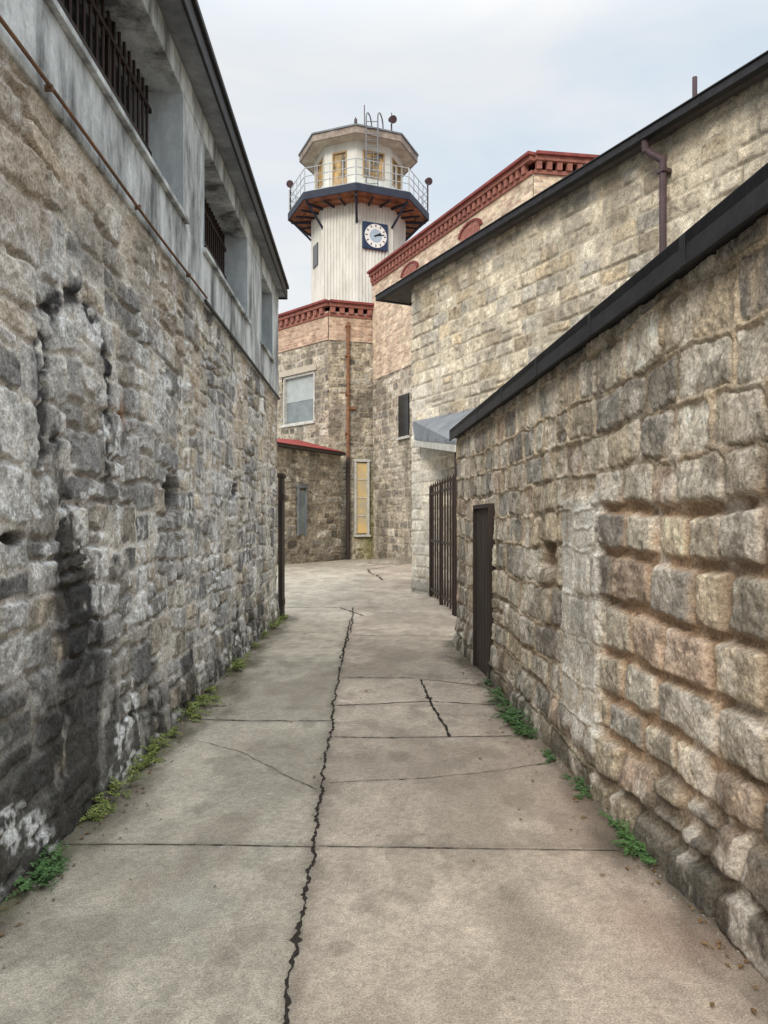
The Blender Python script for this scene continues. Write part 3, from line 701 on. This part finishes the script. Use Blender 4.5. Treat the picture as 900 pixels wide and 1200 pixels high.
def octring(r, z0, z1, th):
    c = Multi(); a = oct_(r); b = oct_(r-th)
    for i in range(8):
        j = (i+1) % 8
        V = [(*a[i], z0), (*a[j], z0), (*b[j], z0), (*b[i], z0), (*a[i], z1), (*a[j], z1), (*b[j], z1), (*b[i], z1)]
        c.add(V, BF)
    return c
octring(3.68, 17.36, 17.72, .07).obj('deck_fascia', M_navy, TW)
c = Multi(); c.prism(oct_(3.66), 17.723, 17.76); c.obj('deck_plate', M_steel, TW)
c = Multi()
for (x, y), (x2, y2) in zip(oct_(R0+.02), oct_(3.5)): c.rod((x, y, 16.3), (x2, y2, 17.35), .06, 6); c.rod((x, y, 17.24), (x2, y2, 17.24), .07, 6)
for i in range(8):
    a = np.array(oct_(R0)[i]); b = np.array(oct_(R0)[(i+1) % 8]); a2 = np.array(oct_(3.5)[i]); b2 = np.array(oct_(3.5)[(i+1) % 8])
    for q in (.33, .66): c.rod((*(a+(b-a)*q), 17.24), (*(a2+(b2-a2)*q), 17.24), .05, 6)
c.obj('deck_brackets', M_navy, TW)
c = Multi(); ro_ = oct_(3.6)
for i in range(8):
    a = Vector((*ro_[i], 0)); b = Vector((*ro_[(i+1) % 8], 0))
    for z in (18.15, 18.5, 18.9): c.rod(a+Vector((0, 0, z)), b+Vector((0, 0, z)), .02, 6)
    for q in (0, .25, .5, .75):
        p = a.lerp(b, q); c.rod(p+Vector((0, 0, 17.75)), p+Vector((0, 0, 18.92)), .022 if q else .035, 6)
c.obj('railing', M_steel, TW)
RC = 2.3; cv = oct_(RC)
wallm = Multi(); glm = Multi(); frm = Multi()
for i in range(8):
    fr = Frame(cv[i], cv[(i+1) % 8], 1); mid = fr.p0+fr.t*fr.L/2-np.array([TX, TY])
    if np.dot(fr.n, mid) < 0: fr = Frame(cv[i], cv[(i+1) % 8], -1)
    L = fr.L
    door = i in (7,)
    zb = 17.77 if door else 18.65; zt = 20.0; a, b = (.42, 1.22) if door else (.3, L-.3)
    wallm.fbox(fr, 0, a, -.1, 0, 17.76, 20.4); wallm.fbox(fr, b, L, -.1, 0, 17.76, 20.4)
    wallm.fbox(fr, a, b, -.1, 0, zt, 20.4)
    if zb > 17.8: wallm.fbox(fr, a, b, -.1, 0, 17.76, zb)
    glm.fbox(fr, a, b, -.08, -.06, zb, zt)
    frm.fbox(fr, a, a+.07, -.058, .03, zb, zt); frm.fbox(fr, b-.07, b, -.058, .03, zb, zt); frm.fbox(fr, a+.07, b-.07, -.058, .03, zt-.07, zt); frm.fbox(fr, a+.07, b-.07, -.058, .03, zb, zb+.07)
    if not door: frm.fbox(fr, (a+b)/2-.03, (a+b)/2+.03, -.058, .02, zb+.07, zt-.07)
    else: frm.fbox(fr, a+.07, b-.07, -.058, .02, zb+.07, zb+.9)
wallm.obj('cabin_walls', M_white, TW); glm.obj('cabin_glass', mat('cabin_glass_warm', lin(206, 172, 112), lin(80, 80, 76), 1.3, .15, spec=.6, lo=.42, hi=.58), TW)
frm.obj('cabin_window_frames', mat('tan_timber', lin(190, 166, 130), lin(150, 126, 96), 5, .7), TW)
c = Multi(); c.prism(oct_(2.98), 20.4, 20.46); c.obj('cabin_roof_soffit', mat('cabin_soffit', lin(206, 196, 178), lin(160, 150, 136), 2, .8), TW)
octring(3.08, 20.40, 20.72, .1).obj('cabin_roof_fascia', M_roofbr, TW)
c = Multi(); ru = oct_(3.14); V = [(*p, 20.724) for p in ru]+[(*p, 20.80) for p in ru]+[(*p, 21.9) for p in oct_(.5)]
F = [(i, (i+1) % 8, 8+(i+1) % 8, 8+i) for i in range(8)]+[(8+i, 8+(i+1) % 8, 16+(i+1) % 8, 16+i) for i in range(8)]+[tuple(range(16, 24)), tuple(range(7, -1, -1))]
c.add(V, F); c.obj('cabin_roof', M_zinc, TW)
fr = Frame(ov[0], ov[1], 1); mid = fr.p0+fr.t*fr.L/2-np.array([TX, TY])
if np.dot(fr.n, mid) < 0: fr = Frame(ov[0], ov[1], -1)
sc = fr.L*.5; zc = 15.72; hs = .66
c = Multi(); c.fbox(fr, sc-hs, sc+hs, .055, .17, zc-hs, zc+hs); c.obj('clock_frame', mat('clock_navy', lin(44, 62, 96), lin(34, 46, 70), 4, .5), TW, .02)
n = 40
def disc(r, d, name, m):
    c = Multi(); V = [fr.pt(sc+r*math.cos(2*math.pi*i/n), d, zc+r*math.sin(2*math.pi*i/n)) for i in range(n)]
    V += [fr.pt(sc+r*math.cos(2*math.pi*i/n), d-.03, zc+r*math.sin(2*math.pi*i/n)) for i in range(n)]
    c.add(V, [tuple(range(n))]+[(i, (i+1) % n, n+(i+1) % n, n+i) for i in range(n)]); c.obj(name, m, TW)
disc(.58, .195, 'clock_dial', M_dial); disc(.33, .20, 'clock_dial_centre', mat('dial_grey', lin(176, 196, 214), None, 2, .5))
c = Multi()
hsgn = 1 if fr.t[0] > 0 else -1
def bar(ang, r0, r1, w, d):
    ca, sa = math.sin(ang)*hsgn, math.cos(ang)
    px, pz = sa*w, -ca*w
    V = [fr.pt(sc+ca*r+k*px, d, zc+sa*r+k*pz) for r, k in ((r0, -1), (r0, 1), (r1, 1), (r1, -1))]; c.add(V, [(0, 1, 2, 3)])
for i in range(12): bar(math.radians(30*i), .43, .55, .026, .20)
bar(math.radians(62), -.08, .30, .04, .207); bar(math.radians(78), -.1, .46, .026, .212)
c.obj('clock_hands_and_ticks', M_tick, TW)
fr2 = Frame(ov[6], ov[7], 1); mid = fr2.p0+fr2.t*fr2.L/2-np.array([TX, TY])
if np.dot(fr2.n, mid) < 0: fr2 = Frame(ov[6], ov[7], -1)
c = Multi(); c.fbox(fr2, .45, 1.25, .05, .1, 14.7, 15.8); c.obj('shaft_window', M_glass, TW)
c = Multi(); lx, ly = TX+.75, TY-2.9
for dx in (-.28, .28):
    c.rod((lx+dx, ly, 17.8), (lx+dx, ly, 21.2), .035, 6)
    pts = [(lx+dx*1.0+.25*(1-math.cos(t))*.5*(1 if dx > 0 else 1), ly+.45-.45*math.cos(t), 21.2+.4*math.sin(t)) for t in np.linspace(0, math.pi, 8)]
    for a, b in zip(pts[:-1], pts[1:]): c.rod(a, b, .035, 6)
    c.rod(pts[-1], (pts[-1][0], pts[-1][1], 20.8), .035, 6)
z = 18
while z < 21.2: c.rod((lx-.28, ly, z), (lx+.28, ly, z), .02, 6); z += .3
c.obj('roof_ladder', M_zinc, TW)
c = Multi()
def flood(x, y, z, h, az):
    c.rod((x, y, z), (x, y, z+h), .04, 6)
    f = Frame((x-.16*math.cos(az), y-.16*math.sin(az)), (x+.16*math.cos(az), y+.16*math.sin(az)), 1)
    a = Vector(f.pt(.16, -.15, z+h+.28)); b = Vector(f.pt(.16, .2, z+h+.12))
    c.rod(a, b, .13, 10); c.rod(b, b+(b-a)*.25, .19, 10)
flood(TX-3.55, TY+.1, 17.8, 1.3, 0); flood(TX+3.6, TY-.1, 17.8, 1.35, .2); flood(TX+1.7, TY-2.2, 20.8, .45, .3)
c.rod((TX-.1, TY-1.2, 21.2), (TX-.1, TY-1.2, 22.1), .03, 6); c.rod((TX-.1, TY-1.2, 21.8), (TX-.1, TY-1.2, 22.0), .08, 6)
c.rod((TX+.35, TY-1.6, 21.2), (TX+.35, TY-1.6, 22.5), .025, 6); c.rod((TX+1.7, TY-2.2, 21.3), (TX+1.7, TY-2.2, 21.8), .02, 6)
c.obj('floodlights_and_antennas', M_pipe, TW)

c = Multi(); n = 20
V = [(.2+.9*math.cos(2*math.pi*i/n), 30.6+.9*math.sin(2*math.pi*i/n), .004) for i in range(n)]+[(.2+.7*math.cos(2*math.pi*i/n), 30.6+.7*math.sin(2*math.pi*i/n), .16) for i in range(n)]
c.add(V, [(i, (i+1) % n, n+(i+1) % n, n+i) for i in range(n)]+[tuple(range(n, 2*n))]); c.obj('raised_manhole', mat('manhole_concrete', lin(150, 142, 128), lin(110, 104, 94), 4, .9), None, .02)

# ================================================================== WEEDS
ML1 = mat('fern_green', lin(156, 164, 88), lin(84, 106, 54), 14, .6); ML2 = mat('weed_green', lin(92, 126, 72), lin(54, 84, 46), 14, .6)
def plant(name, items, m, seed, fern):
    rg = random.Random(seed); c = Multi()
    def leaf(p, d, up, l, w):
        sd_ = d.cross(up).normalized()*w
        c.add([p, p+d*l*.45+sd_+up*l*.08, p+d*l-up*l*.12, p+d*l*.45-sd_+up*l*.08], [(0, 1, 2, 3)])
    for (x, y, r, nst) in items:
        for k in range(nst):
            a = rg.uniform(0, 2*math.pi); R = r*rg.uniform(.5, 1.1); p = Vector((x+rg.uniform(-.3, .3)*r, y+rg.uniform(-.9, .9)*r, .0))
            hd = Vector((math.cos(a), math.sin(a), 0)); el = rg.uniform(.5, 1.3); steps = 9; q = p.copy(); th = el
            for i in range(steps):
                d = hd*math.cos(th)+Vector((0, 0, math.sin(th))); q2 = q+d*(R/steps)
                c.rod(q, q2, .0012, 3)
                sz = (.26 if fern else .20)*r*(1-.55*i/steps)*rg.uniform(.7, 1.2)
                sz = min(sz, .045)
                if i > 0:
                    for s_ in (-1, 1):
                        sdv = Vector((-hd.y, hd.x, 0))*s_
                        ld = (sdv*1.0+d*rg.uniform(.3, .8)+Vector((0, 0, rg.uniform(-.3, .4)))).normalized()
                        leaf(q2, ld, Vector((rg.uniform(-.3, .3), rg.uniform(-.3, .3), 1)).normalized(), sz, sz*(.2 if fern else .38))
                q = q2; th -= rg.uniform(.05, .26)
    return c.obj(name, m)
def lw(Y, r, n, o=.09): return (xl(Y)+o, Y, r, n)
def rw_(Y, r, n, o=.09): return (xr(Y)-o, Y, r, n)
plant('fern_weeds', [lw(3.42, .15, 26, .12), lw(3.55, .12, 18, .06)], ML2, 1, False)
plant('fern_weeds', [lw(y, r, n) for y, r, n in ((4.25, .14, 11), (4.5, .17, 14), (4.95, .14, 10), (5.2, .18, 14), (5.45, .14, 10), (5.8, .14, 9))], ML1, 2, True)
plant('fern_weeds', [lw(y, r, n) for y, r, n in ((6.3, .17, 12), (6.6, .22, 16), (6.9, .18, 12), (7.3, .14, 9), (8.3, .2, 12), (8.6, .22, 12), (9.8, .15, 8), (10.8, .18, 10), (11.6, .22, 14), (12.2, .2, 12), (12.7, .2, 12))], ML1, 3, True)
plant('leafy_weeds', [rw_(y, r, n) for y, r, n in ((3.68, .12, 20), (3.82, .14, 24), (4.0, .11, 18), (4.15, .07, 8))], ML2, 4, False)
plant('leafy_weeds', [rw_(y, r, n, o) for y, r, n, o in ((4.5, .11, 18, .1), (4.75, .10, 14, .1), (5.2, .09, 16, .12), (5.35, .07, 10, .1))], ML2, 5, False)
plant('leafy_weeds', [rw_(y, r, n, o) for y, r, n, o in ((5.85, .15, 26, .15), (6.1, .18, 32, .17), (6.4, .16, 26, .15), (6.8, .15, 20, .1), (7.2, .14, 16, .1), (7.6, .12, 14, .08))], ML2, 6, False)
plant('leafy_weeds', [(.35, 31.6, .2, 14), (.1, 31.8, .15, 10)], ML2, 7, False)
rg = random.Random(77); c = Multi(); c2 = Multi()
for i in range(1000):
    y = rg.uniform(2, 12.5); side = rg.random() < .55
    dd = abs(rg.gauss(0, .13))+.03
    if rg.random() < .06: dd = rg.uniform(.05, 1.4)
    if not side and y > 10: continue
    x = xl(y)+dd if side else xr(y)-dd
    s_ = rg.uniform(.004, .014); a = rg.uniform(0, 6.28)
    if rg.random() < .45:
        ux, uy = math.cos(a)*s_*1.6, math.sin(a)*s_*1.6
        c.add([(x-ux, y-uy, .006), (x-uy*.5, y+ux*.5, .012), (x+ux, y+uy, .007), (x+uy*.5, y-ux*.5, .010)], [(0, 1, 2, 3)])
    else:
        c2.add([(x+s_*math.cos(a+k*1.57)*rg.uniform(.6, 1.1), y+s_*math.sin(a+k*1.57)*rg.uniform(.6, 1.1), .001) for k in range(4)]+[(x, y, s_*.9)], [(0, 1, 4), (1, 2, 4), (2, 3, 4), (3, 0, 4)])
c.obj('leaf_litter', mat('dry_leaf', lin(140, 112, 74), lin(92, 72, 50), 30, .8)); c2.obj('loose_grit', mat('grit_stone', lin(166, 160, 148), lin(110, 104, 96), 30, .9))

# ================================================================== LIGHT
SD = Vector((-.38, -1.0, .66)).normalized()   # toward the sun
el = math.asin(SD.z); az = math.atan2(SD.x, SD.y)
w = bpy.data.worlds.new('World'); scene.world = w; w.use_nodes = True
N = w.node_tree.nodes; L = w.node_tree.links; bg = N['Background']
sky = N.new('ShaderNodeTexSky'); sky.sky_type = 'NISHITA'; sky.sun_disc = False
sky.sun_elevation = el; sky.sun_rotation = az; sky.dust_density = 3; sky.air_density = 1.0
tc = N.new('ShaderNodeTexCoord'); sx = N.new('ShaderNodeSeparateXYZ'); L.new(tc.outputs['Generated'], sx.inputs[0])
ramp = N.new('ShaderNodeMapRange'); ramp.inputs[1].default_value = .5; ramp.inputs[2].default_value = .95; ramp.inputs[3].default_value = 9.2; ramp.inputs[4].default_value = 37.
ramp.interpolation_type = 'SMOOTHSTEP'
L.new(sx.outputs['Z'], ramp.inputs[0])
mp = N.new('ShaderNodeMapping'); mp.inputs['Scale'].default_value = (1, 1, 3.2); mp.inputs['Rotation'].default_value = (.1, .15, 0); L.new(tc.outputs['Generated'], mp.inputs[0])
nz_ = N.new('ShaderNodeTexNoise'); nz_.inputs['Scale'].default_value = 1.8; nz_.inputs['Detail'].default_value = 5; nz_.inputs['Roughness'].default_value = .5; nz_.inputs['Distortion'].default_value = .4
L.new(mp.outputs[0], nz_.inputs['Vector'])
cl = N.new('ShaderNodeValToRGB'); cl.color_ramp.elements[0].position = .36; cl.color_ramp.elements[1].position = .62
cl.color_ramp.elements[0].color = (.83, .94, 1.04, 1); cl.color_ramp.elements[1].color = (1.13, 1.11, 1.08, 1)
L.new(nz_.outputs['Fac'], cl.inputs[0])
vs = N.new('ShaderNodeVectorMath'); vs.operation = 'SCALE'; L.new(cl.outputs[0], vs.inputs[0]); L.new(ramp.outputs[0], vs.inputs['Scale'])
mx = N.new('ShaderNodeMix'); mx.data_type = 'RGBA'; mx.inputs[0].default_value = .85
L.new(sky.outputs[0], mx.inputs[6]); L.new(vs.outputs[0], mx.inputs[7]); L.new(mx.outputs[2], bg.inputs['Color'])
bg.inputs['Strength'].default_value = .1
sl_ = bpy.data.lights.new('sun', 'SUN'); sl_.energy = 2.1; sl_.angle = math.radians(16); sl_.color = (1, .90, .77)
so = bpy.data.objects.new('sun', sl_); COL.objects.link(so); so.rotation_euler = SD.to_track_quat('Z', 'Y').to_euler()

# ================================================================== CAMERA
cam = bpy.data.cameras.new('camera'); co = bpy.data.objects.new('camera', cam); COL.objects.link(co)
co.location = (0, 0, 1.6); co.rotation_euler = (math.radians(90), 0, 0)
cam.sensor_fit = 'VERTICAL'; cam.sensor_height = 36; cam.lens = 27; cam.shift_y = 13/1200.
cam.clip_start = .05; cam.clip_end = 2000
scene.camera = co
scene.view_settings.view_transform = 'Standard'; scene.view_settings.look = 'None'; scene.view_settings.exposure = 0
